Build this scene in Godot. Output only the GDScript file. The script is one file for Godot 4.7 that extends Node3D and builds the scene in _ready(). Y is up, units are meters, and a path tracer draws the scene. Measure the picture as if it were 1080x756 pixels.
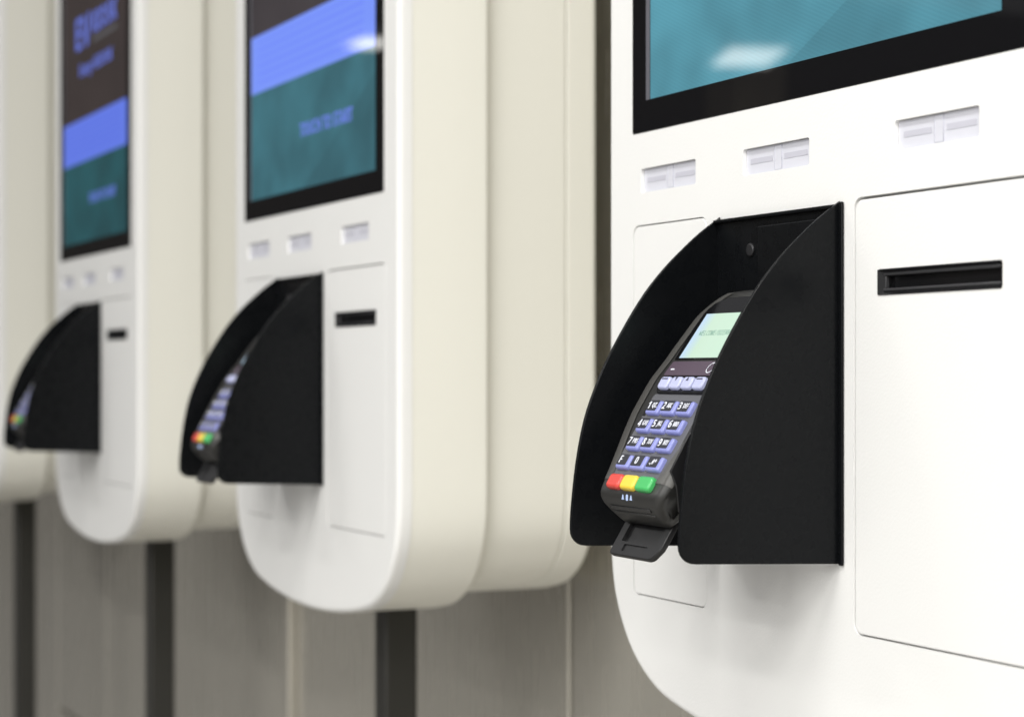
extends Node3D
# Row of white self-service kiosks with black card terminal hoods. Metres, y up.
# x runs along the row, z towards the viewer, z = 0 is the plane of the kiosk fronts.
# Kiosk parts are measured from the height of the payment hood, H above the floor.

const H := 1.15
const PITCH := 0.816
var M := {}
var hood_profile: PackedVector2Array
var kiosk_outline: PackedVector2Array

# ---------------------------------------------------------------- helpers
func tri(st: SurfaceTool, p: Array, n: Array, uv = null) -> void:
	var g: Vector3 = (p[1] - p[0]).cross(p[2] - p[0])
	var order := [0, 1, 2]
	if g.dot(n[0] + n[1] + n[2]) > 0.0:
		order = [0, 2, 1]
	for i in order:
		st.set_normal(n[i])
		if uv != null:
			st.set_uv(uv[i])
		st.add_vertex(p[i])

func quad(st: SurfaceTool, p: Array, n: Array) -> void:
	tri(st, [p[0], p[1], p[2]], [n[0], n[1], n[2]])
	tri(st, [p[0], p[2], p[3]], [n[0], n[2], n[3]])

func flat_quad(st: SurfaceTool, a: Vector3, b: Vector3, c: Vector3, d: Vector3, n: Vector3) -> void:
	quad(st, [a, b, c, d], [n, n, n, n])

func begin() -> SurfaceTool:
	var st := SurfaceTool.new()
	st.begin(Mesh.PRIMITIVE_TRIANGLES)
	return st

func rr(x0: float, y0: float, x1: float, y1: float, r: float, seg := 5) -> PackedVector2Array:
	var out := PackedVector2Array()
	var cs := [[x1 - r, y1 - r, 0.0], [x0 + r, y1 - r, 90.0], [x0 + r, y0 + r, 180.0], [x1 - r, y0 + r, 270.0]]
	for c in cs:
		for i in seg + 1:
			var a: float = deg_to_rad(c[2] + 90.0 * i / seg)
			out.append(Vector2(c[0] + r * cos(a), c[1] + r * sin(a)))
	return out

func spline(pts: Array, per: int) -> PackedVector2Array:
	var out := PackedVector2Array()
	for i in pts.size() - 1:
		var a: Vector2 = pts[max(i - 1, 0)]
		var d: Vector2 = pts[min(i + 2, pts.size() - 1)]
		for k in per:
			out.append(pts[i].cubic_interpolate(pts[i + 1], a, d, float(k) / per))
	out.append(pts[-1])
	return out

func normals_of(o: PackedVector2Array) -> PackedVector2Array:
	var out := PackedVector2Array()
	var area := 0.0
	for i in o.size():
		area += o[i].cross(o[(i + 1) % o.size()])
	var s := 1.0 if area > 0.0 else -1.0
	for i in o.size():
		var a := (o[i] - o[i - 1 if i > 0 else o.size() - 1]).normalized()
		var b := (o[(i + 1) % o.size()] - o[i]).normalized()
		var t := (a + b).normalized()
		out.append(Vector2(t.y, -t.x) * s)
	return out

# outline in x, y pushed from zb to zf, its front edge rounded by rf and its back edge by rb
func slab(o: PackedVector2Array, zb: float, zf: float, rf: float, rb := 0.0, seg := 5, st: SurfaceTool = null) -> SurfaceTool:
	if st == null:
		st = begin()
	var nn := normals_of(o)
	var rings := []          # [inset, z, out, nz]
	for i in seg + 1:
		var a := PI / 2 * (1.0 - float(i) / seg)
		if rf > 0.0:
			rings.append([rf * (1.0 - cos(a)), zf - rf * (1.0 - sin(a)), cos(a), sin(a)])
	if rf <= 0.0:
		rings.append([0.0, zf, 1.0, 0.0])
	if rb > 0.0:
		for i in seg + 1:
			var a := PI / 2 * float(i) / seg
			rings.append([rb * (1.0 - cos(a)), zb + rb * (1.0 - sin(a)), cos(a), -sin(a)])
	else:
		rings.append([0.0, zb, 1.0, 0.0])
	for k in rings.size() - 1:
		var A: Array = rings[k]
		var B: Array = rings[k + 1]
		for i in o.size():
			var j := (i + 1) % o.size()
			var pi: Vector2 = o[i] - nn[i] * A[0]
			var pj: Vector2 = o[j] - nn[j] * A[0]
			var qi: Vector2 = o[i] - nn[i] * B[0]
			var qj: Vector2 = o[j] - nn[j] * B[0]
			quad(st, [Vector3(pi.x, pi.y, A[1]), Vector3(pj.x, pj.y, A[1]), Vector3(qj.x, qj.y, B[1]), Vector3(qi.x, qi.y, B[1])],
				[Vector3(nn[i].x * A[2], nn[i].y * A[2], A[3]), Vector3(nn[j].x * A[2], nn[j].y * A[2], A[3]), Vector3(nn[j].x * B[2], nn[j].y * B[2], B[3]), Vector3(nn[i].x * B[2], nn[i].y * B[2], B[3])])
	for e in [[rings[0], 1.0], [rings[-1], -1.0]]:
		var cap := PackedVector2Array()
		for i in o.size():
			cap.append(o[i] - nn[i] * e[0][0])
		var ix := Geometry2D.triangulate_polygon(cap)
		var n := Vector3(0, 0, e[1])
		for t in range(0, ix.size(), 3):
			var a := cap[ix[t]]
			var b := cap[ix[t + 1]]
			var c := cap[ix[t + 2]]
			tri(st, [Vector3(a.x, a.y, e[0][1]), Vector3(b.x, b.y, e[0][1]), Vector3(c.x, c.y, e[0][1])], [n, n, n])
	return st

func box(st: SurfaceTool, lo: Vector3, hi: Vector3, r := 0.0) -> SurfaceTool:
	return slab(rr(lo.x, lo.y, hi.x, hi.y, maxf(r, 0.00001), 3 if r > 0.0 else 1), lo.z, hi.z, r, r, 3, st)

func part(called: String, st, m: Material, parent: Node3D) -> MeshInstance3D:
	var o := MeshInstance3D.new()
	o.name = called
	o.mesh = st.commit() if st is SurfaceTool else st
	o.material_override = m
	parent.add_child(o, true)
	return o

func thing(called: String, label: String, category: String, at: Vector3, group := "") -> Node3D:
	var o := Node3D.new()
	o.name = called
	add_child(o, true)
	o.position = at
	o.set_meta("label", label)
	o.set_meta("category", category)
	if group != "":
		o.set_meta("group", group)
	return o

# a solid with pockets cut into it, as one mesh
func carve(st: SurfaceTool, cuts: Array) -> Mesh:
	var root := CSGCombiner3D.new()
	root.name = "carving"
	add_child(root)
	st.index()
	var body := CSGMesh3D.new()
	body.mesh = st.commit()
	root.add_child(body)
	for c in cuts:
		var p := CSGPolygon3D.new()
		p.polygon = c[0]
		p.depth = 0.1
		p.operation = CSGShape3D.OPERATION_SUBTRACTION
		p.transform = (c[2] if c.size() > 2 else Transform3D()) * Transform3D(Basis(), Vector3(0, 0, c[1] + 0.1))
		root.add_child(p)
	root._update_shape()
	var m: Mesh = root.bake_static_mesh()
	if m == null or m.get_surface_count() == 0:
		m = root.get_meshes()[1]
	remove_child(root)
	root.free()
	return m

func lettering(called: String, text: String, height: float, at: Vector3, m: Material, parent: Node3D, turn := Basis(), wide := 0.0, mono := false) -> MeshInstance3D:
	var f := SystemFont.new()
	f.font_names = PackedStringArray(["Droid Sans Mono" if mono else "Droid Sans"])
	f.font_weight = 700
	var t := TextMesh.new()
	t.text = text
	t.font = f
	t.font_size = 40
	t.pixel_size = height / 29.0
	t.depth = 0.00012
	t.curve_step = 2.0
	var o := part(called, t, m, parent)
	var b := turn
	if wide > 0.0:
		var w := t.get_aabb().size.x
		b = turn * Basis.from_scale(Vector3(wide / maxf(w, 0.0001), 1, 1))
	o.transform = Transform3D(b, at)
	return o

func noise_tex(freq: float, seed_: int, ramp: Array = [], size := 512, octaves := 3, as_normal := false, bump := 4.0, stretch := 1.0) -> Texture2D:
	var n := FastNoiseLite.new()
	n.seed = seed_
	n.noise_type = FastNoiseLite.TYPE_SIMPLEX_SMOOTH
	n.frequency = freq
	n.fractal_octaves = octaves
	var t := NoiseTexture2D.new()
	t.width = size
	t.height = int(size * stretch)
	t.seamless = true
	t.noise = n
	t.normalize = true
	if as_normal:
		t.as_normal_map = true
		t.bump_strength = bump
	if ramp.size() > 0:
		var g := Gradient.new()
		g.offsets = PackedFloat32Array([0.0, 1.0])
		g.colors = PackedColorArray([ramp[0], ramp[1]])
		t.color_ramp = g
	return t

func mat(called: String, lin: Color, rough: float, metal := 0.0) -> StandardMaterial3D:
	var m := StandardMaterial3D.new()
	m.resource_name = called
	m.albedo_color = lin.linear_to_srgb()
	m.roughness = rough
	m.metallic = metal
	return m

func grain(m: StandardMaterial3D, tex: Texture2D, tile: float, height_cm: float) -> void:
	m.heightmap_enabled = true
	m.heightmap_texture = tex
	m.heightmap_scale = height_cm
	m.uv1_triplanar = true
	m.uv1_scale = Vector3.ONE / tile

func glowing(called: String, lin: Color, energy: float, rough := 0.3) -> StandardMaterial3D:
	var m := mat(called, Color(0.02, 0.02, 0.02), rough)
	m.emission_enabled = true
	m.emission = lin.linear_to_srgb()
	m.emission_energy_multiplier = energy
	return m

# ---------------------------------------------------------------- materials
func make_materials() -> void:
	var fine := noise_tex(0.22, 3, [], 512, 2)
	var rough_var := noise_tex(0.012, 9, [Color(0.86, 0.86, 0.86), Color(1, 1, 1)], 512, 4)
	M.white = mat("white_powder_coat", Color(0.81, 0.81, 0.80), 0.42)
	grain(M.white, fine, 0.22, 0.0065)
	M.white.roughness_texture = rough_var
	M.cream = mat("cream_housing", Color(0.80, 0.79, 0.72), 0.45)  # warmer tone than the white front fascia
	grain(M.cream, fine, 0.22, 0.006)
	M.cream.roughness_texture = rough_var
	M.hood = mat("black_textured_steel", Color(0.0042, 0.0047, 0.0055), 0.38)
	M.hood.metallic_specular = 0.26
	grain(M.hood, noise_tex(0.3, 5, [], 512, 2), 0.1, 0.004)
	M.hood.roughness_texture = noise_tex(0.015, 12, [Color(0.55, 0.55, 0.55), Color(1, 1, 1)], 512, 5)
	M.bolt = mat("dark_bolt", Color(0.035, 0.035, 0.038), 0.4, 0.6)
	M.plastic = mat("charcoal_plastic", Color(0.024, 0.024, 0.023), 0.38)
	grain(M.plastic, noise_tex(0.3, 8, [], 512, 2), 0.05, 0.003)
	M.trim = mat("grey_band_plastic", Color(0.075, 0.073, 0.069), 0.34)
	M.cradle = mat("black_cradle_plastic", Color(0.010, 0.010, 0.011), 0.42)
	grain(M.cradle, noise_tex(0.3, 8, [], 512, 2), 0.05, 0.003)
	M.keypad = mat("slate_keypad_plastic", Color(0.105, 0.106, 0.118), 0.5)
	grain(M.keypad, noise_tex(0.3, 8, [], 512, 2), 0.05, 0.002)
	M.black_gloss = mat("black_gloss", Color(0.005, 0.005, 0.006), 0.10)
	M.black_gloss.metallic_specular = 0.28
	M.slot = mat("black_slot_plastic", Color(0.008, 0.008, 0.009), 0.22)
	M.slot_glint = mat("grey_edge_glint", Color(0.045, 0.045, 0.048), 0.16)
	M.strip = mat("plum_strip", Color(0.085, 0.06, 0.085), 0.35)
	M.lilac = mat("lilac_backlit_plastic", Color(0.21, 0.23, 0.50), 0.35)
	M.lilac.emission_enabled = true
	M.lilac.emission = Color(0.36, 0.38, 0.82).linear_to_srgb()
	M.lilac.emission_energy_multiplier = 0.16
	M.pale_key = mat("pale_backlit_key", Color(0.40, 0.42, 0.60), 0.3)
	M.pale_key.emission_enabled = true
	M.pale_key.emission = Color(0.55, 0.58, 0.85).linear_to_srgb()
	M.pale_key.emission_energy_multiplier = 0.16
	M.key_face = mat("black_key_face", Color(0.022, 0.023, 0.032), 0.35)
	M.legend = mat("white_legend", Color(0.75, 0.77, 0.85), 0.4)
	M.ink = mat("dark_print", Color(0.06, 0.06, 0.1), 0.5)
	M.red = mat("red_button", Color(0.62, 0.065, 0.05), 0.32)
	M.yellow = mat("yellow_button", Color(0.80, 0.58, 0.06), 0.32)
	M.green = mat("green_button", Color(0.06, 0.44, 0.12), 0.32)
	M.indicator = glowing("blue_white_indicator_light", Color(0.55, 0.68, 1.0), 1.0)
	M.label = mat("pale_label_plastic", Color(0.64, 0.645, 0.71), 0.3)
	M.label_bar = mat("grey_label_print", Color(0.53, 0.53, 0.60), 0.35)
	M.glass = mat("black_screen_glass", Color(0.006, 0.006, 0.007), 0.02)
	M.glass.metallic_specular = 0.30
	M.edge = mat("grey_display_edge", Color(0.11, 0.11, 0.13), 0.3)
	M.post = mat("dark_steel_post", Color(0.040, 0.039, 0.035), 0.28, 0.4)
	var sheen := noise_tex(0.02, 21, [Color(0.65, 0.65, 0.65), Color(1, 1, 1)], 512, 4)
	M.wall = mat("brushed_wall_cladding", Color(0.56, 0.535, 0.475), 0.30, 0.5)
	M.wall.roughness_texture = sheen
	M.wall.uv1_triplanar = true
	M.wall.uv1_world_triplanar = true
	M.wall.uv1_scale = Vector3(7.0, 0.25, 7.0)
	M.joint = mat("brown_backing_board", Color(0.20, 0.18, 0.15), 0.7)
	M.floor = mat("floor_vinyl", Color(0.34, 0.33, 0.315), 0.45)
	M.added_end_wall = mat("taupe_added_wall", Color(0.16, 0.145, 0.13), 0.8)
	M.lamp = glowing("lamp_diffuser_light", Color(1.0, 0.97, 0.9), 3.0, 0.6)
	M.lamp_frame = mat("lamp_frame", Color(0.6, 0.6, 0.6), 0.5)
	M.column = mat("beige_column_paint", Color(0.60, 0.53, 0.42), 0.7)

# the picture on the touch screens: teal below, a lilac band with lines of small print, brown above
func screen_picture(teal: Color, band: Color, brown: Color) -> ImageTexture:
	var w := 512
	var h := 912
	var img := Image.create(w, h, false, Image.FORMAT_RGB8)
	var n := FastNoiseLite.new()
	n.seed = 4
	n.frequency = 0.006
	n.fractal_octaves = 3
	var y_band0 := 1.0 - (0.2645 - 0.1637) / 0.479
	var y_band1 := 1.0 - (0.3185 - 0.1637) / 0.479
	for y in h:
		var v := (y + 0.5) / h
		for x in w:
			var c: Color
			if v > y_band0:
				var k := 1.0 + 0.32 * n.get_noise_2d(x, y)
				if x * 0.55 + y > 1040.0:
					k *= 0.86
				# fine slanting lines of the panel's pixel rows
				k *= 1.0 + 0.05 * sin((y - x * 0.50) * 1.45)
				c = Color(teal.r * k, teal.g * k, teal.b * k)
			elif v > y_band1:
				var f := (v - y_band1) / (y_band0 - y_band1)
				var k := 0.86 if fposmod(f * 7.0, 1.0) > 0.62 and f > 0.1 and f < 0.9 and x > 30 and x < 470 else 1.0
				c = Color(band.r * k, band.g * k, band.b)
			else:
				var k := 1.0 + 0.2 * n.get_noise_2d(x * 0.6, y * 0.6)
				c = Color(brown.r * k, brown.g * k, brown.b * k)
			img.set_pixel(x, y, c.linear_to_srgb())
	return ImageTexture.create_from_image(img)

# ---------------------------------------------------------------- shapes shared by the kiosks
func make_outlines() -> void:
	var cx := -0.0400
	var half := [Vector2(0.0, -0.2085), Vector2(0.045, -0.2072), Vector2(0.088, -0.2037), Vector2(0.1260, -0.1985), Vector2(0.1615, -0.1900), Vector2(0.1915, -0.1720), Vector2(0.2112, -0.1465), Vector2(0.2194, -0.122), Vector2(0.2216, -0.093)]
	var right := spline(half, 4)
	kiosk_outline = PackedVector2Array()
	for p in right:
		kiosk_outline.append(p + Vector2(cx, 0))
	for i in 7:
		var a := PI / 2 * i / 6.0
		kiosk_outline.append(Vector2(cx + 0.1716 + 0.05 * cos(a), 0.75 + 0.05 * sin(a)))
	for i in 7:
		var a := PI / 2 + PI / 2 * i / 6.0
		kiosk_outline.append(Vector2(cx - 0.1716 + 0.05 * cos(a), 0.75 + 0.05 * sin(a)))
	for i in range(right.size() - 1, 0, -1):
		kiosk_outline.append(Vector2(cx - right[i].x, right[i].y))
	# side plate of the payment hood: x is the depth, y the height
	var curve := [Vector2(0.0, 0.0873), Vector2(0.0125, 0.0785), Vector2(0.0240, 0.0688), Vector2(0.0358, 0.0577), Vector2(0.0478, 0.0440), Vector2(0.0592, 0.0275), Vector2(0.0705, 0.0086), Vector2(0.0788, -0.0085), Vector2(0.0854, -0.0264), Vector2(0.0902, -0.0492), Vector2(0.0932, -0.0745), Vector2(0.0937, -0.0855)]
	hood_profile = spline(curve, 3)
	for i in range(1, 6):
		var a := PI / 2 * i / 6.0
		hood_profile.append(Vector2(0.0847 + 0.009 * cos(a), -0.0858 - 0.009 * sin(a)))
	hood_profile.append(Vector2(0.0840, -0.0949))
	hood_profile.append(Vector2(0.0, -0.0978))

func inset(o: PackedVector2Array, d: float) -> PackedVector2Array:
	var nn := normals_of(o)
	var out := PackedVector2Array()
	for i in o.size():
		out.append(o[i] - nn[i] * d)
	return out

var shared := {}
func make_shared() -> void:
	var windows := [[-0.2185, -0.1510], [-0.0977, -0.0300], [0.0473, 0.1147]]
	shared.windows = windows
	shared.screen = rr(-0.2296, 0.1446, 0.1500, 0.690, 0.0015, 2)
	shared.door = rr(0.0117, -0.1325, 0.1537, 0.0880, 0.006, 5)
	shared.access = rr(-0.2284, -0.1350, -0.1380, 0.0890, 0.006, 5)
	shared.slot = rr(0.0327, 0.0380, 0.1315, 0.0510, 0.0012, 2)
	var cuts := [[shared.screen, -0.006], [shared.door, -0.006], [shared.access, -0.004]]
	for w in windows:
		cuts.append([rr(w[0], 0.1085, w[1], 0.1230, 0.0016, 3), -0.0030])
	shared.fascia = carve(slab(kiosk_outline, -0.012, 0.0, 0.0045, 0.0, 7), cuts)
	shared.door_mesh = carve(slab(rr(0.0125, -0.1317, 0.1529, 0.0866, 0.0055, 5), -0.0058, -0.0002, 0.0007, 0.0, 3), [[shared.slot, -0.0300]])
	shared.access_mesh = slab(rr(-0.2278, -0.1344, -0.1386, 0.0882, 0.0055, 5), -0.0038, -0.0001, 0.0006, 0.0, 3).commit()
	shared.front_housing = slab(inset(kiosk_outline, 0.0005), -0.0785, -0.0122, 0.0, 0.0035, 4).commit()
	shared.rear_housing = slab(inset(kiosk_outline, 0.0130), -0.1535, -0.0787, 0.0, 0.002, 3).commit()
	shared.rear_cover = slab(inset(kiosk_outline, 0.0130), -0.1815, -0.1539, 0.0015, 0.004, 3).commit()
	shared.plate = slab(hood_profile, 0.0, 0.0022, 0.0007, 0.0007, 3).commit()

# ---------------------------------------------------------------- payment hood (a part of the kiosk)
func add_hood(k: Node3D) -> void:
	var st := begin()
	box(st, Vector3(-0.1217, -0.0963, 0.0006), Vector3(-0.0023, 0.0858, 0.0026), 0.0004)
	var hood := part("payment_hood", st, M.hood, k)
	hood.position.y = H
	# plates stand across the row: their local x is the depth, their local z runs against the row
	for x in [-0.0022, -0.1240]:
		var p := part("side_plate", shared.plate, M.hood, hood)
		p.transform = Transform3D(Basis(Vector3(0, 0, 1), Vector3(0, 1, 0), Vector3(-1, 0, 0)), Vector3(x + 0.0022, 0, 0.0004))
	st = begin()
	box(st, Vector3(-0.1216, 0.0836, 0.0028), Vector3(-0.0024, 0.0853, 0.0055), 0.0004)
	part("top_flange", st, M.hood, hood)
	st = begin()
	box(st, Vector3(-0.0730, -0.0940, 0.0028), Vector3(-0.0026, 0.0790, 0.0058), 0.0008)
	part("mounting_plate", st, M.hood, hood)
	st = begin()
	box(st, Vector3(0.0001, -0.0985, 0.0003), Vector3(0.0034, 0.0868, 0.0020), 0.0007)
	part("side_flange", st, M.hood, hood)
	var disc := PackedVector2Array()
	for i in 16:
		disc.append(Vector2(-0.0846, 0.0668) + 0.0038 * Vector2(cos(TAU * i / 16.0), sin(TAU * i / 16.0)))
	part("bolt", slab(disc, 0.0027, 0.0040, 0.0010, 0.0, 4), M.bolt, hood)
	# cradle plate behind the terminal, its lip showing below the chin
	var t := Basis(Vector3.RIGHT, deg_to_rad(-31.5))
	var lip := PackedVector2Array([Vector2(0.0255, 0.115), Vector2(-0.0255, 0.115), Vector2(-0.0260, 0.0022), Vector2(-0.0252, 0.0007), Vector2(-0.0235, 0.0), Vector2(0.0175, 0.0), Vector2(0.0200, 0.0005), Vector2(0.0218, 0.0016), Vector2(0.0257, 0.0068), Vector2(0.0260, 0.0095)])
	if not shared.has("cradle"):
		shared.cradle = carve(slab(lip, -0.0032, 0.0, 0.0006, 0.0006, 3), [[rr(-0.0190, 0.0082, 0.0200, 0.0650, 0.001, 2), -0.0024], [rr(-0.0140, 0.0026, 0.0120, 0.0068, 0.0008, 2), -0.0010]])
	var cr := part("cradle", shared.cradle, M.cradle, hood)
	cr.transform = Transform3D(t, Vector3(-0.0597, -0.0958, 0.0897))
	# wing of the cradle beside the terminal, and the arm that carries it
	var wing := PackedVector2Array([Vector2(0.022, 0.024), Vector2(0.046, 0.0100), Vector2(0.0782, -0.0317), Vector2(0.0885, -0.0497), Vector2(0.0853, -0.0569), Vector2(0.0836, -0.0703), Vector2(0.0725, -0.0735), Vector2(0.044, -0.024)])
	var wg := part("cradle_wing", slab(wing, 0.0, 0.0016, 0.0005, 0.0005, 3), M.cradle, hood)
	wg.transform = Transform3D(Basis(Vector3(0, 0, 1), Vector3(0, 1, 0), Vector3(-1, 0, 0)), Vector3(-0.0190, 0, 0))
	var arm := begin()
	box(arm, Vector3(-0.075, -0.056, 0.0058), Vector3(-0.045, -0.032, 0.053), 0.002)
	part("cradle_arm", arm, M.hood, hood)

# ---------------------------------------------------------------- kiosk
func make_kiosk(at_x: float, at_z: float, label: String, shown: Array, text_gain: float) -> Node3D:
	var k := thing("kiosk", label, "kiosk", Vector3(at_x, 0, at_z), "kiosks in a row along the wall")
	part("front_fascia", shared.fascia, M.white, k).position.y = H
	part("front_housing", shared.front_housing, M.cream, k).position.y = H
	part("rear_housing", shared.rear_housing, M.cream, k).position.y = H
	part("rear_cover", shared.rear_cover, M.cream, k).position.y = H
	# touch screen
	var glass := part("touch_screen", slab(inset(shared.screen, 0.0004), -0.0055, 0.0003, 0.0005, 0.0, 2), M.glass, k)
	glass.position.y = H
	var pic := begin()
	var c := [Vector3(-0.2052, 0.1637, 0.0006), Vector3(0.1318, 0.1637, 0.0006), Vector3(0.1318, 0.6427, 0.0006), Vector3(-0.2052, 0.6427, 0.0006)]
	var uv := [Vector2(0, 1), Vector2(1, 1), Vector2(1, 0), Vector2(0, 0)]
	var up := Vector3(0, 0, 1)
	tri(pic, [c[0], c[1], c[2]], [up, up, up], [uv[0], uv[1], uv[2]])
	tri(pic, [c[0], c[2], c[3]], [up, up, up], [uv[0], uv[2], uv[3]])
	var md := mat("touch_display", Color(0.012, 0.012, 0.013), 0.03)
	md.metallic_specular = 0.31
	md.emission_enabled = true
	md.emission = Color.BLACK
	md.emission_texture = screen_picture(shown[0], shown[1], shown[2])
	md.emission_energy_multiplier = 1.0
	part("display", pic, md, glass)
	var ed := begin()
	box(ed, Vector3(-0.2105, 0.1637, 0.0004), Vector3(-0.2058, 0.6427, 0.0008))
	part("display_edge", ed, M.edge, glass)
	var lit := glowing("display_lettering", Color(0.15, 0.22, 0.85), text_gain, 0.2)
	var dim := glowing("display_rule", Color(0.10, 0.10, 0.11), text_gain, 0.2)
	lettering("display_lettering", "TOUCH TO START", 0.0120, Vector3(0.0095, 0.2155, 0.0008), lit, glass, Basis(), 0.137)
	lettering("display_lettering", "EV", 0.040, Vector3(-0.0960, 0.4270, 0.0008), lit, glass, Basis(), 0.080)
	lettering("display_lettering", "KIOSK", 0.0255, Vector3(0.0180, 0.4305, 0.0008), lit, glass, Basis(), 0.124)
	lettering("display_lettering", "Easy KIOSK", 0.0145, Vector3(-0.0270, 0.3800, 0.0008), lit, glass, Basis(), 0.172)
	var rule := begin()
	box(rule, Vector3(-0.040, 0.4065, 0.0006), Vector3(0.084, 0.4118, 0.0009))
	part("display_rule", rule, dim, glass)
	# recessed label windows
	for w in shared.windows:
		var st := begin()
		box(st, Vector3(w[0] + 0.0003, 0.1088, -0.0029), Vector3(w[1] - 0.0003, 0.1227, -0.0022))
		var lw := part("label_window", st, M.label, k)
		lw.position.y = H
		var mid: float = (w[0] + w[1]) / 2.0
		for s in [-1.0, 1.0]:
			st = begin()
			box(st, Vector3(mid + s * 0.0175 - 0.0115, 0.1144, -0.00215), Vector3(mid + s * 0.0175 + 0.0115, 0.1173, -0.0020))
			part("label_bar", st, M.label_bar, lw)
		st = begin()
		box(st, Vector3(mid - 0.0034, 0.1095, -0.00215), Vector3(mid + 0.0034, 0.1222, -0.0019))
		part("label_tab", st, M.label, lw)
		for s in [-1.0, 1.0]:
			st = begin()
			box(st, Vector3(mid + s * 0.0035 - 0.00018, 0.1095, -0.00215), Vector3(mid + s * 0.0035 + 0.00018, 0.1222, -0.0017))
			part("label_line", st, M.label_bar, lw)
	# service door with the receipt slot
	var door := part("service_door", shared.door_mesh, M.white, k)
	door.position.y = H
	var fr := begin()
	var o := [Vector3(0.0330, 0.0383, 0.0004), Vector3(0.1312, 0.0383, 0.0004), Vector3(0.1312, 0.0507, 0.0004), Vector3(0.0330, 0.0507, 0.0004)]
	var i1 := [Vector3(0.0362, 0.0408, -0.0032), Vector3(0.1288, 0.0408, -0.0032), Vector3(0.1288, 0.0482, -0.0032), Vector3(0.0362, 0.0482, -0.0032)]
	var i2 := [Vector3(0.0366, 0.0411, -0.0032), Vector3(0.1284, 0.0411, -0.0032), Vector3(0.1284, 0.0479, -0.0032), Vector3(0.0366, 0.0479, -0.0032)]
	for s in [[o, i1, 0], [i1, i2, 1]]:
		for q in 4:
			var q2 := (q + 1) % 4
			var a: Vector3 = s[0][q]
			var b: Vector3 = s[0][q2]
			var e: Vector3 = s[1][q2]
			var d: Vector3 = s[1][q]
			var n := (b - a).cross(d - a).normalized()
			flat_quad(fr, a, b, e, d, n)
	for q in 4:
		var a: Vector3 = i2[q]
		var b: Vector3 = i2[(q + 1) % 4]
		var back := Vector3(0, 0, -0.0024)
		var mid := Vector3(0.08, 0.0445, a.z)
		flat_quad(fr, a, b, b + back, a + back, (mid - (a + b) / 2).normalized())
	var slot := part("receipt_slot", fr, M.slot, door)
	var inner := begin()
	flat_quad(inner, i2[0] + Vector3(0, 0, -0.0022), i2[1] + Vector3(0, 0, -0.0022), i2[2] + Vector3(0, 0, -0.0022), i2[3] + Vector3(0, 0, -0.0022), Vector3(0, 0, 1))
	part("receipt_slot_shutter", inner, M.slot, door)
	for y in [0.0484, 0.0406]:  # added grey bars, coloured as the reflections along the slot edges
		var ra := begin()
		box(ra, Vector3(0.0350, y - 0.0009, -0.0040), Vector3(0.1306, y + 0.0009, -0.0012), 0.0008)
		part("receipt_slot_glint", ra, M.slot_glint, door)
	var rv := begin()
	box(rv, Vector3(0.0362, 0.0415, -0.0040), Vector3(0.0374, 0.0475, -0.0016), 0.0005)
	part("receipt_slot_glint", rv, M.slot_glint, door)
	slot.position = Vector3.ZERO
	part("access_panel", shared.access_mesh, M.white, k).position.y = H
	add_hood(k)
	# stand: a dark post down to a floor plate
	var po := begin()
	box(po, Vector3(-0.0550, 0.012, -0.1005), Vector3(-0.0280, H - 0.2050, -0.068), 0.004)
	part("stand_post", po, M.post, k)
	var bp := begin()
	box(bp, Vector3(-0.18, 0.0005, -0.20), Vector3(0.10, 0.012, 0.06), 0.003)
	part("base_plate", bp, M.post, k)
	return k

# ---------------------------------------------------------------- card terminal
# face line of the terminal seen from the side: [distance down the face, depth, height]
const FACE := [[-0.004, 0.0159, 0.046], [0.0, 0.0194, 0.045], [0.006, 0.0235, 0.0406], [0.0167, 0.0314, 0.0326], [0.0533, 0.0493, 0.0079], [0.068, 0.0576, -0.002], [0.08, 0.0627, -0.0101], [0.11, 0.0755, -0.0304], [0.145, 0.0904, -0.0541], [0.154, 0.094, -0.0603], [0.158, 0.095, -0.0632], [0.162, 0.095, -0.0667], [0.1665, 0.0936, -0.0702], [0.172, 0.0907, -0.074], [0.179, 0.0861, -0.0788]]
const WIDTH := [[-0.004, 0.016], [0.0, 0.0262], [0.004, 0.0325], [0.010, 0.0375], [0.02, 0.0412], [0.045, 0.0447], [0.075, 0.0465], [0.095, 0.0463], [0.11, 0.0435], [0.125, 0.0398], [0.14, 0.0364], [0.15, 0.0350], [0.160, 0.0337], [0.168, 0.0317], [0.179, 0.0272]]
const TERMINAL_X := -0.058

func along(table: Array, s: float, col: int) -> float:
	for i in table.size() - 1:
		if s <= table[i + 1][0]:
			return lerpf(table[i][col], table[i + 1][col], (s - table[i][0]) / (table[i + 1][0] - table[i][0]))
	return table[-1][col]

func on_face(u: float, s: float, w: float) -> Transform3D:
	var z := along(FACE, s, 1)
	var y := along(FACE, s, 2)
	var dz := along(FACE, s + 0.002, 1) - along(FACE, s - 0.002, 1)
	var dy := along(FACE, s + 0.002, 2) - along(FACE, s - 0.002, 2)
	var down := Vector3(0, dy, dz).normalized()
	var out := down.cross(Vector3.RIGHT) * -1.0
	if out.z < 0.0:
		out = -out
	return Transform3D(Basis(Vector3.RIGHT, -down, out), Vector3(u, y, z) + out * w)

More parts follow.
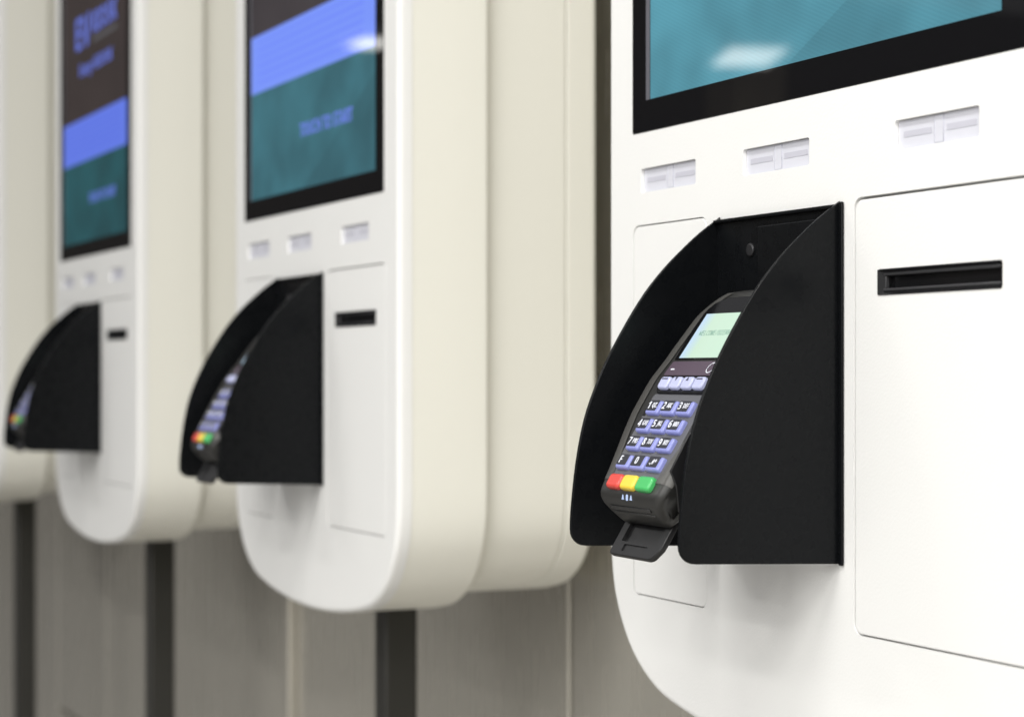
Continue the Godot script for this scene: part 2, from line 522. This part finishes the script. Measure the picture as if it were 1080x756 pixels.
func terminal_body() -> Mesh:
	if shared.has("terminal"):
		return shared.terminal
	var o := []      # [depth, height, distance down the face]
	for i in 61:
		var s := -0.004 + 0.183 * i / 60.0
		var t := on_face(0, s, -0.0022)
		o.append([t.origin.z, t.origin.y, s])
	o.append([0.0810, -0.0793, 0.1760])
	o.append([0.0772, -0.0757, 0.168])
	for i in 12:
		var s := 0.150 - 0.142 * i / 11.0
		var t := on_face(0, s, -0.0225 + 0.003 * (i / 11.0))
		o.append([t.origin.z, t.origin.y, s])
	o.append([0.0085, 0.0386, 0.0])
	var out2 := PackedVector2Array()
	for p in o:
		out2.append(Vector2(p[0], p[1]))
	var nn := normals_of(out2)
	var r := 0.0046
	var seg := 7
	var st := begin()
	st.set_smooth_group(0)
	var rings := []
	for side in [1.0, -1.0]:
		for i in seg + 1:
			var a := PI / 2 * (1.0 - float(i) / seg) if side > 0.0 else PI / 2 * float(i) / seg
			var ring := []
			for j in o.size():
				var hw: float = along(WIDTH, o[j][2], 1)
				var ins: float = r * (1.0 - cos(a))
				var p := out2[j] - nn[j] * ins
				# the sides lean in slightly towards the back
				ring.append(Vector3(side * (hw - r * (1.0 - sin(a))), p.y, p.x))
			rings.append(ring)
	for k in rings.size() - 1:
		for i in o.size():
			var j := (i + 1) % o.size()
			for q in [[rings[k][i], rings[k][j], rings[k + 1][j]], [rings[k][i], rings[k + 1][j], rings[k + 1][i]]]:
				for v in q:
					st.add_vertex(v)
	for e in [[rings[0], 1.0], [rings[-1], -1.0]]:
		var cap := PackedVector2Array()
		for v in e[0]:
			cap.append(Vector2(v.z, v.y))
		var ix := Geometry2D.triangulate_polygon(cap)
		for t in range(0, ix.size(), 3):
			var p := [e[0][ix[t]], e[0][ix[t + 1]], e[0][ix[t + 2]]]
			var g: Vector3 = (p[1] - p[0]).cross(p[2] - p[0])
			if g.x * e[1] > 0.0:
				p = [p[0], p[2], p[1]]
			for v in p:
				st.add_vertex(v)
	st.index()
	st.generate_normals()
	shared.terminal = st.commit()
	return shared.terminal

# a key: a block whose top is smaller than its foot
func key_block(w: float, h: float, tall: float, taper: float) -> ArrayMesh:
	return slab(rr(-w / 2, -h / 2, w / 2, h / 2, 0.0012, 3), -tall, 0.0, taper, 0.0, 2).commit()

func bezel_shape() -> PackedVector2Array:
	var o := PackedVector2Array([Vector2(-0.0305, -0.0158), Vector2(0.0305, -0.0158), Vector2(0.0318, 0.0040)])
	for i in 13:
		var a := PI * i / 12.0
		o.append(Vector2(0.0312 * signf(cos(a)) * pow(absf(cos(a)), 0.62), 0.0095 + 0.0160 * pow(sin(a), 0.8)))
	o.append(Vector2(-0.0318, 0.0040))
	return o

func make_terminal(at_x: float, at_z: float, label: String) -> Node3D:
	var t := thing("card_terminal", label, "card terminal", Vector3(at_x + TERMINAL_X, H, at_z), "card terminals in the hoods")
	part("body", terminal_body(), M.plastic, t)
	# keypad area, lighter than the body
	var kp := begin()
	slab(rr(-0.0290, -0.0262, 0.0290, 0.0262, 0.003, 4), -0.0030, 0.0006, 0.0004, 0.0, 2, kp)
	var kpn := part("keypad_plate", kp, M.keypad, t)
	kpn.transform = on_face(0.0, 0.1130, -0.0026)
	# lighter grey bands along both edges of the top cover
	for side in [-1.0, 1.0]:
		var tr := begin()
		tr.set_smooth_group(0)
		for i in 40:
			var s0 := 0.001 + 0.146 * i / 40.0
			var s1 := 0.001 + 0.146 * (i + 1) / 40.0
			var rows_ := []
			for sv in [s0, s1]:
				var hw := along(WIDTH, sv, 1)
				rows_.append([on_face(side * (hw - 0.0110), sv, -0.0017).origin, on_face(side * (hw - 0.0038), sv, -0.0019).origin, on_face(side * (hw - 0.0008), sv, -0.0032).origin, on_face(side * (hw + 0.0002), sv, -0.0062).origin])
			for k in 3:
				var q := [rows_[0][k], rows_[0][k + 1], rows_[1][k + 1], rows_[0][k], rows_[1][k + 1], rows_[1][k]]
				if side < 0.0:
					q = [rows_[0][k], rows_[1][k + 1], rows_[0][k + 1], rows_[0][k], rows_[1][k], rows_[1][k + 1]]
				for v in q:
					tr.add_vertex(v)
		tr.index()
		tr.generate_normals()
		part("edge_band", tr, M.trim, t)
	# display block
	var bz := begin()
	slab(bezel_shape(), -0.0030, 0.0005, 0.0004, 0.0, 2, bz)
	var bezel := part("display_bezel", bz, M.black_gloss, t)
	bezel.transform = on_face(0.0, 0.0345, -0.0020)
	var ld := begin()
	var px := begin()
	var up := Vector3(0, 0, 1)
	tri(px, [Vector3(-0.026, -0.0150, 0.0007), Vector3(0.026, -0.0150, 0.0007), Vector3(0.026, 0.0144, 0.0007)], [up, up, up], [Vector2(0, 1), Vector2(1, 1), Vector2(1, 0)])
	tri(px, [Vector3(-0.026, -0.0150, 0.0007), Vector3(0.026, 0.0144, 0.0007), Vector3(-0.026, 0.0144, 0.0007)], [up, up, up], [Vector2(0, 1), Vector2(1, 0), Vector2(0, 0)])
	part("display", px, M.lcd, bezel)
	lettering("display_lettering", "WELCOME/BIENVENUE", 0.0032, Vector3(0.001, 0.0012, 0.0009), M.lcd_text, bezel, Basis(), 0.042, true)
	# strip with a small mark and a ring
	var sp := begin()
	slab(rr(-0.0300, -0.0049, 0.0300, 0.0049, 0.0012, 2), -0.0030, 0.0006, 0.0003, 0.0, 2, sp)
	var strip := part("label_strip", sp, M.strip, t)
	strip.transform = on_face(0.0, 0.0605, -0.0020)
	var dash := begin()
	box(dash, Vector3(-0.0258, -0.0012, 0.0006), Vector3(-0.0222, -0.0004, 0.0008))
	part("strip_mark", dash, M.legend, strip)
	var ring := begin()
	for i in 20:
		var a := TAU * i / 20.0
		var b := TAU * (i + 1) / 20.0
		flat_quad(ring, Vector3(0.0165 + 0.0036 * cos(a), 0.0036 * sin(a), 0.0009), Vector3(0.0165 + 0.0036 * cos(b), 0.0036 * sin(b), 0.0009), Vector3(0.0165 + 0.0030 * cos(b), 0.0030 * sin(b), 0.0009), Vector3(0.0165 + 0.0030 * cos(a), 0.0030 * sin(a), 0.0009), up)
	part("ring_mark", ring, M.legend, strip)
	# row of four function keys on a black rocker plate
	var rk := begin()
	slab(rr(-0.0275, -0.0054, 0.0275, 0.0051, 0.004, 5), -0.0020, 0.0012, 0.0006, 0.0, 2, rk)
	var rocker := part("function_key_plate", rk, M.black_gloss, t)
	rocker.transform = on_face(0.0, 0.0740, -0.0020)
	var marks := ["—", "▼", "▲", "="]
	for i in 4:
		var key := part("function_key", slab(rr(-0.0051, -0.0037, 0.0051, 0.0037, 0.0020, 4), -0.0016, 0.0016, 0.0012, 0.0, 4), M.pale_key, t)
		key.transform = on_face(-0.0185 + 0.0124 * i, 0.0738, 0.0)
		var mk := begin()
		if i == 0 or i == 3:
			box(mk, Vector3(-0.0030, 0.0016, 0.0016), Vector3(0.0030, 0.0023, 0.0018))
		else:
			var sgn := -1.0 if i == 1 else 1.0
			tri(mk, [Vector3(-0.0014, 0.0020 - 0.0012 * sgn, 0.00175), Vector3(0.0014, 0.0020 - 0.0012 * sgn, 0.00175), Vector3(0, 0.0020 + 0.0014 * sgn, 0.00175)], [up, up, up])
		part("key_mark", mk, M.ink, key)
	# number keys
	var rows := [0.0924, 0.1062, 0.1200, 0.1342]
	var cols := [[-0.0236, -0.0100], [-0.0078, 0.0068], [0.0095, 0.0240]]
	var big := ["1", "2", "3", "4", "5", "6", "7", "8", "9", "F", "0", ".,#*"]
	var small := ["QZ.", "ABC", "DEF", "GHI", "JKL", "MNO", "PRS", "TUV", "WXY", "", "", ""]
	for r in 4:
		for c in 3:
			var w: float = cols[c][1] - cols[c][0]
			var mid: float = (cols[c][0] + cols[c][1]) / 2.0
			var id := "key_mesh_%d" % c
			if not shared.has(id):
				shared[id] = slab(rr(-w / 2, -0.0041, w / 2, 0.0041, 0.0014, 4), -0.0030, 0.0, 0.0014, 0.0, 3).commit()
				shared[id + "f"] = slab(rr(-w / 2 + 0.0009, -0.0024, w / 2 - 0.0025, 0.0039, 0.0008, 3), -0.0004, 0.00025, 0.00015, 0.0, 2).commit()
			var key := part("number_key", shared[id], M.lilac, t)
			key.transform = on_face(mid, rows[r], 0.0006)
			part("key_face", shared[id + "f"], M.key_face, key)
			var txt: String = big[r * 3 + c]
			var sm: String = small[r * 3 + c]
			var x0 := -0.0040 if sm != "" else -0.0026 if txt == "F" else -0.0010
			if txt.length() > 1:
				lettering("key_legend", txt, 0.0028, Vector3(-0.0004, 0.0006, 0.0004), M.legend, key)
			else:
				lettering("key_legend", txt, 0.0043, Vector3(x0, 0.0007, 0.0004), M.legend, key)
			if sm != "":
				lettering("key_legend", sm, 0.0020, Vector3(0.0019, 0.0008, 0.0004), M.legend, key, Basis(), 0.0052)
	# red, yellow and green keys
	var three := [["cancel_key", M.red, -0.0228, -0.0086], ["clear_key", M.yellow, -0.0073, 0.0076], ["enter_key", M.green, 0.0093, 0.0247]]
	for b in three:
		var w: float = b[3] - b[2]
		var key := part(b[0], slab(rr(-w / 2, -0.0042, w / 2, 0.0042, 0.0024, 5), -0.0030, 0.0002, 0.0018, 0.0, 5), b[1], t)
		key.transform = on_face((b[2] + b[3]) / 2.0, 0.1488, 0.0008)
	# lights below the keys
	for i in 3:
		var il := begin()
		if i == 1:
			slab(rr(-0.0009, -0.0016, 0.0009, 0.0016, 0.0007, 3), -0.001, 0.0, 0.0002, 0.0, 2, il)
		else:
			slab(PackedVector2Array([Vector2(-0.0009, -0.0012), Vector2(0.0009, -0.0012), Vector2(0.0, 0.0014)]), -0.001, 0.0, 0.0, 0.0, 2, il)
		var o := part("indicator_light", il, M.indicator, t)
		o.transform = on_face(0.0045 * (i - 1), 0.1598, -0.0018)
	# dark strip standing for the shade in the card slot, lip below it
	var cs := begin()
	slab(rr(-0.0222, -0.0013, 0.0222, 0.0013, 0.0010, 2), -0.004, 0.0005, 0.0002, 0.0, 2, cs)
	var slot := part("card_slot_shade", cs, M.slot, t)
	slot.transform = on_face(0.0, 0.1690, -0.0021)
	var hl := begin()
	slab(rr(-0.0016, -0.0024, 0.0016, 0.0024, 0.0006, 2), -0.003, 0.0003, 0.0002, 0.0, 2, hl)
	var notch := part("notch_shade", hl, M.slot, t)  # black block standing for the shade in the latch hole
	notch.transform = on_face(-0.0272, 0.0950, -0.0020)
	var lp := begin()
	slab(rr(-0.0230, -0.0009, 0.0230, 0.0009, 0.0008, 3), -0.004, 0.0010, 0.0009, 0.0, 3, lp)
	var lip := part("slot_lip", lp, M.plastic, t)
	lip.transform = on_face(0.0, 0.1732, -0.0023)
	return t

# ---------------------------------------------------------------- ceiling lamps (above the frame)
func lamp(at: Vector3, size: Vector2, energy: float, label: String, turn := 0.0) -> void:
	var o := thing("ceiling_lamp", label, "lamp", at, "ceiling lamps above the kiosks")
	o.rotation.y = turn
	var fr := begin()
	box(fr, Vector3(-size.x / 2 - 0.03, 0.0, -size.y / 2 - 0.03), Vector3(size.x / 2 + 0.03, 0.06, size.y / 2 + 0.03), 0.004)
	part("lamp_frame", fr, M.lamp_frame, o)
	var df := begin()
	box(df, Vector3(-size.x / 2, -0.006, -size.y / 2), Vector3(size.x / 2, -0.001, size.y / 2))
	part("lamp_diffuser", df, M.lamp, o)
	var l := AreaLight3D.new()
	l.name = "lamp_light"
	l.area_size = size
	l.light_energy = energy
	l.light_color = Color(1.0, 0.995, 0.98)
	l.area_range = 30.0
	l.shadow_enabled = true
	o.add_child(l)
	l.position = Vector3(0, -0.012, 0)
	l.rotation_degrees.x = -90.0

func _ready() -> void:
	# camera
	var cam := Camera3D.new()
	cam.name = "camera"
	add_child(cam)
	cam.position = Vector3(0.90056, H, 0.59068)
	var fwd := Vector3(-0.91150, 0.0, -0.41130)
	cam.look_at_from_position(cam.position, cam.position + fwd, Vector3.UP)
	cam.near = 0.05
	cam.far = 60.0
	var attr := CameraAttributesPhysical.new()
	attr.frustum_focal_length = 57.0
	attr.frustum_focus_distance = 1.10
	attr.frustum_near = 0.05
	attr.frustum_far = 60.0
	attr.exposure_aperture = 6.9
	cam.attributes = attr
	cam.projection = Camera3D.PROJECTION_FRUSTUM
	cam.size = 2.0 * 0.05 * 378.0 / 2200.0
	cam.frustum_offset = Vector2(0.0, 0.05 * 14.5 / 2200.0)
	cam.current = true
	# air and exposure
	var we := WorldEnvironment.new()
	we.name = "environment"
	var env := Environment.new()
	env.background_mode = Environment.BG_COLOR
	env.background_color = Color(0.39, 0.39, 0.395).linear_to_srgb()
	env.tonemap_mode = Environment.TONE_MAPPER_LINEAR
	env.tonemap_exposure = 1.0
	env.sdfgi_enabled = true
	env.ssao_enabled = true
	env.ssil_enabled = true
	we.environment = env
	add_child(we)

	make_materials()
	var grad := Gradient.new()
	grad.offsets = PackedFloat32Array([0.0, 0.22, 1.0])
	grad.colors = PackedColorArray([Color(0.50, 0.66, 0.86).linear_to_srgb(), Color(0.54, 0.72, 0.57).linear_to_srgb(), Color(0.54, 0.75, 0.59).linear_to_srgb()])
	var gt := GradientTexture2D.new()
	gt.gradient = grad
	gt.width = 64
	gt.height = 32
	M.lcd = mat("terminal_display", Color(0.03, 0.03, 0.03), 0.15)
	M.lcd.emission_enabled = true
	M.lcd.emission = Color.BLACK
	M.lcd.emission_texture = gt
	M.lcd.emission_energy_multiplier = 1.12
	M.lcd_text = mat("display_ink", Color(0.22, 0.36, 0.30), 0.4)

	# lamps: a grid of ceiling panels over the hall, and two small ones far down it
	for x in [0.5, 2.1, 3.7, 5.3, 6.9, 8.5]:
		for z in [1.1, 2.6, 4.3, 6.3]:  # the farthest row is added to fill the hood shadows
			lamp(Vector3(x, 3.0, z), Vector2(1.2, 0.3), 2.95, "long white ceiling lamp panel in the unseen grid of lamps over the hall")
	lamp(Vector3(-2.8, 3.0, 2.6), Vector2(1.2, 0.3), 2.95, "added ceiling lamp panel apart from the grid of lamps over the hall")  # added to light the terminal bevels and far fronts from the left
	lamp(Vector3(-9.76, 3.02, 5.76), Vector2(0.72, 0.34), 0.5, "short ceiling lamp beside the beige column", 0.36)
	lamp(Vector3(-10.2, 3.02, 3.53), Vector2(0.32, 0.18), 0.08, "small ceiling lamp far from the beige column")

	# setting
	var fl := begin()
	box(fl, Vector3(-13.7, -0.1, -0.5), Vector3(10, 0.0, 16))
	var floor_ := part("floor", fl, M.floor, self)
	floor_.set_meta("kind", "structure")
	floor_.set_meta("label", "grey vinyl floor under the kiosk stands")
	var wall := Node3D.new()
	wall.name = "wall"
	add_child(wall)
	wall.set_meta("kind", "structure")
	wall.set_meta("label", "brushed grey-brown wall cladding behind the row of kiosks")
	var bk := begin()
	box(bk, Vector3(-13.7, 0, -0.38), Vector3(10, 3.2, -0.255))
	part("backing", bk, M.joint, wall)
	# [left, right, how far it stands proud]
	var panels := [[-13.49, -5.2, 0.0], [-5.197, -4.42, 0.0], [-4.417, -3.62, 0.0], [-3.617, -3.009, 0.0], [-3.006, -2.62, 0.0], [-2.617, -2.30, 0.0], [-2.297, -1.969, 0.0], [-1.966, -1.602, 0.010], [-1.597, -1.29, 0.0], [-1.287, -1.017, 0.0], [-1.014, -0.795, 0.010], [-0.787, -0.02, 0.010], [-0.016, 0.78, 0.0], [0.783, 1.58, 0.0], [1.583, 10.0, 0.0]]
	for p in panels:
		for part_ in ([[0.02, 0.520], [0.526, 3.2]] if p[0] == -3.006 else [[0.02, 3.2]]):
			var st := begin()
			box(st, Vector3(p[0], part_[0], -0.254), Vector3(p[1], part_[1], -0.240 + p[2]), 0.003)
			part("wall_panel", st, M.wall, wall)
	var ew := begin()
	box(ew, Vector3(-13.7, 0.0, -0.254), Vector3(-13.5, 4.2, 16.0))  # added out of view so that the screens mirror something dark
	var added_end_wall := part("added_end_wall", ew, M.added_end_wall, self)
	added_end_wall.set_meta("kind", "structure")
	added_end_wall.set_meta("label", "added dark taupe wall out of view, mirrored in the screens")
	var col := begin()
	box(col, Vector3(-0.19, 0.0, -0.19), Vector3(0.19, 3.3, 0.19), 0.01)
	var column := part("column", col, M.column, self)
	column.position = Vector3(-10.85, 0, 6.38)
	column.set_meta("label", "square beige column mirrored in the plain teal screen")
	column.set_meta("category", "column")

	# kiosks and the terminals in their hoods
	make_outlines()
	make_shared()
	make_kiosk(0.0, 0.0, "white kiosk whose touch screen shows only plain teal above three label windows", [Color(0.085, 0.29, 0.37), Color(0.22, 0.34, 0.95), Color(0.06, 0.05, 0.05)], 1.0)
	make_kiosk(-PITCH, -0.0035, "white kiosk whose screen reads TOUCH TO START below a lilac band", [Color(0.038, 0.140, 0.175), Color(0.19, 0.30, 0.95), Color(0.045, 0.038, 0.042)], 0.9)  # picture colours darkened from here on for the panel's fade at a slant
	make_kiosk(-1.617, 0.0037, "white kiosk whose screen shows a large headline above a lilac band", [Color(0.010, 0.074, 0.088), Color(0.115, 0.19, 0.76), Color(0.034, 0.025, 0.024)], 0.75)
	make_kiosk(-2.490, 0.0, "kiosk of which only the cream flank shows past the headline kiosk", [Color(0.010, 0.074, 0.088), Color(0.115, 0.19, 0.76), Color(0.034, 0.025, 0.024)], 0.75)
	make_terminal(0.0, 0.0, "black card terminal with lit keys in hood of the plain teal screen kiosk")
	make_terminal(-PITCH, -0.0035, "black card terminal in hood of the kiosk reading TOUCH TO START")
	make_terminal(-1.617, 0.0037, "black card terminal in hood of the kiosk with the large headline")
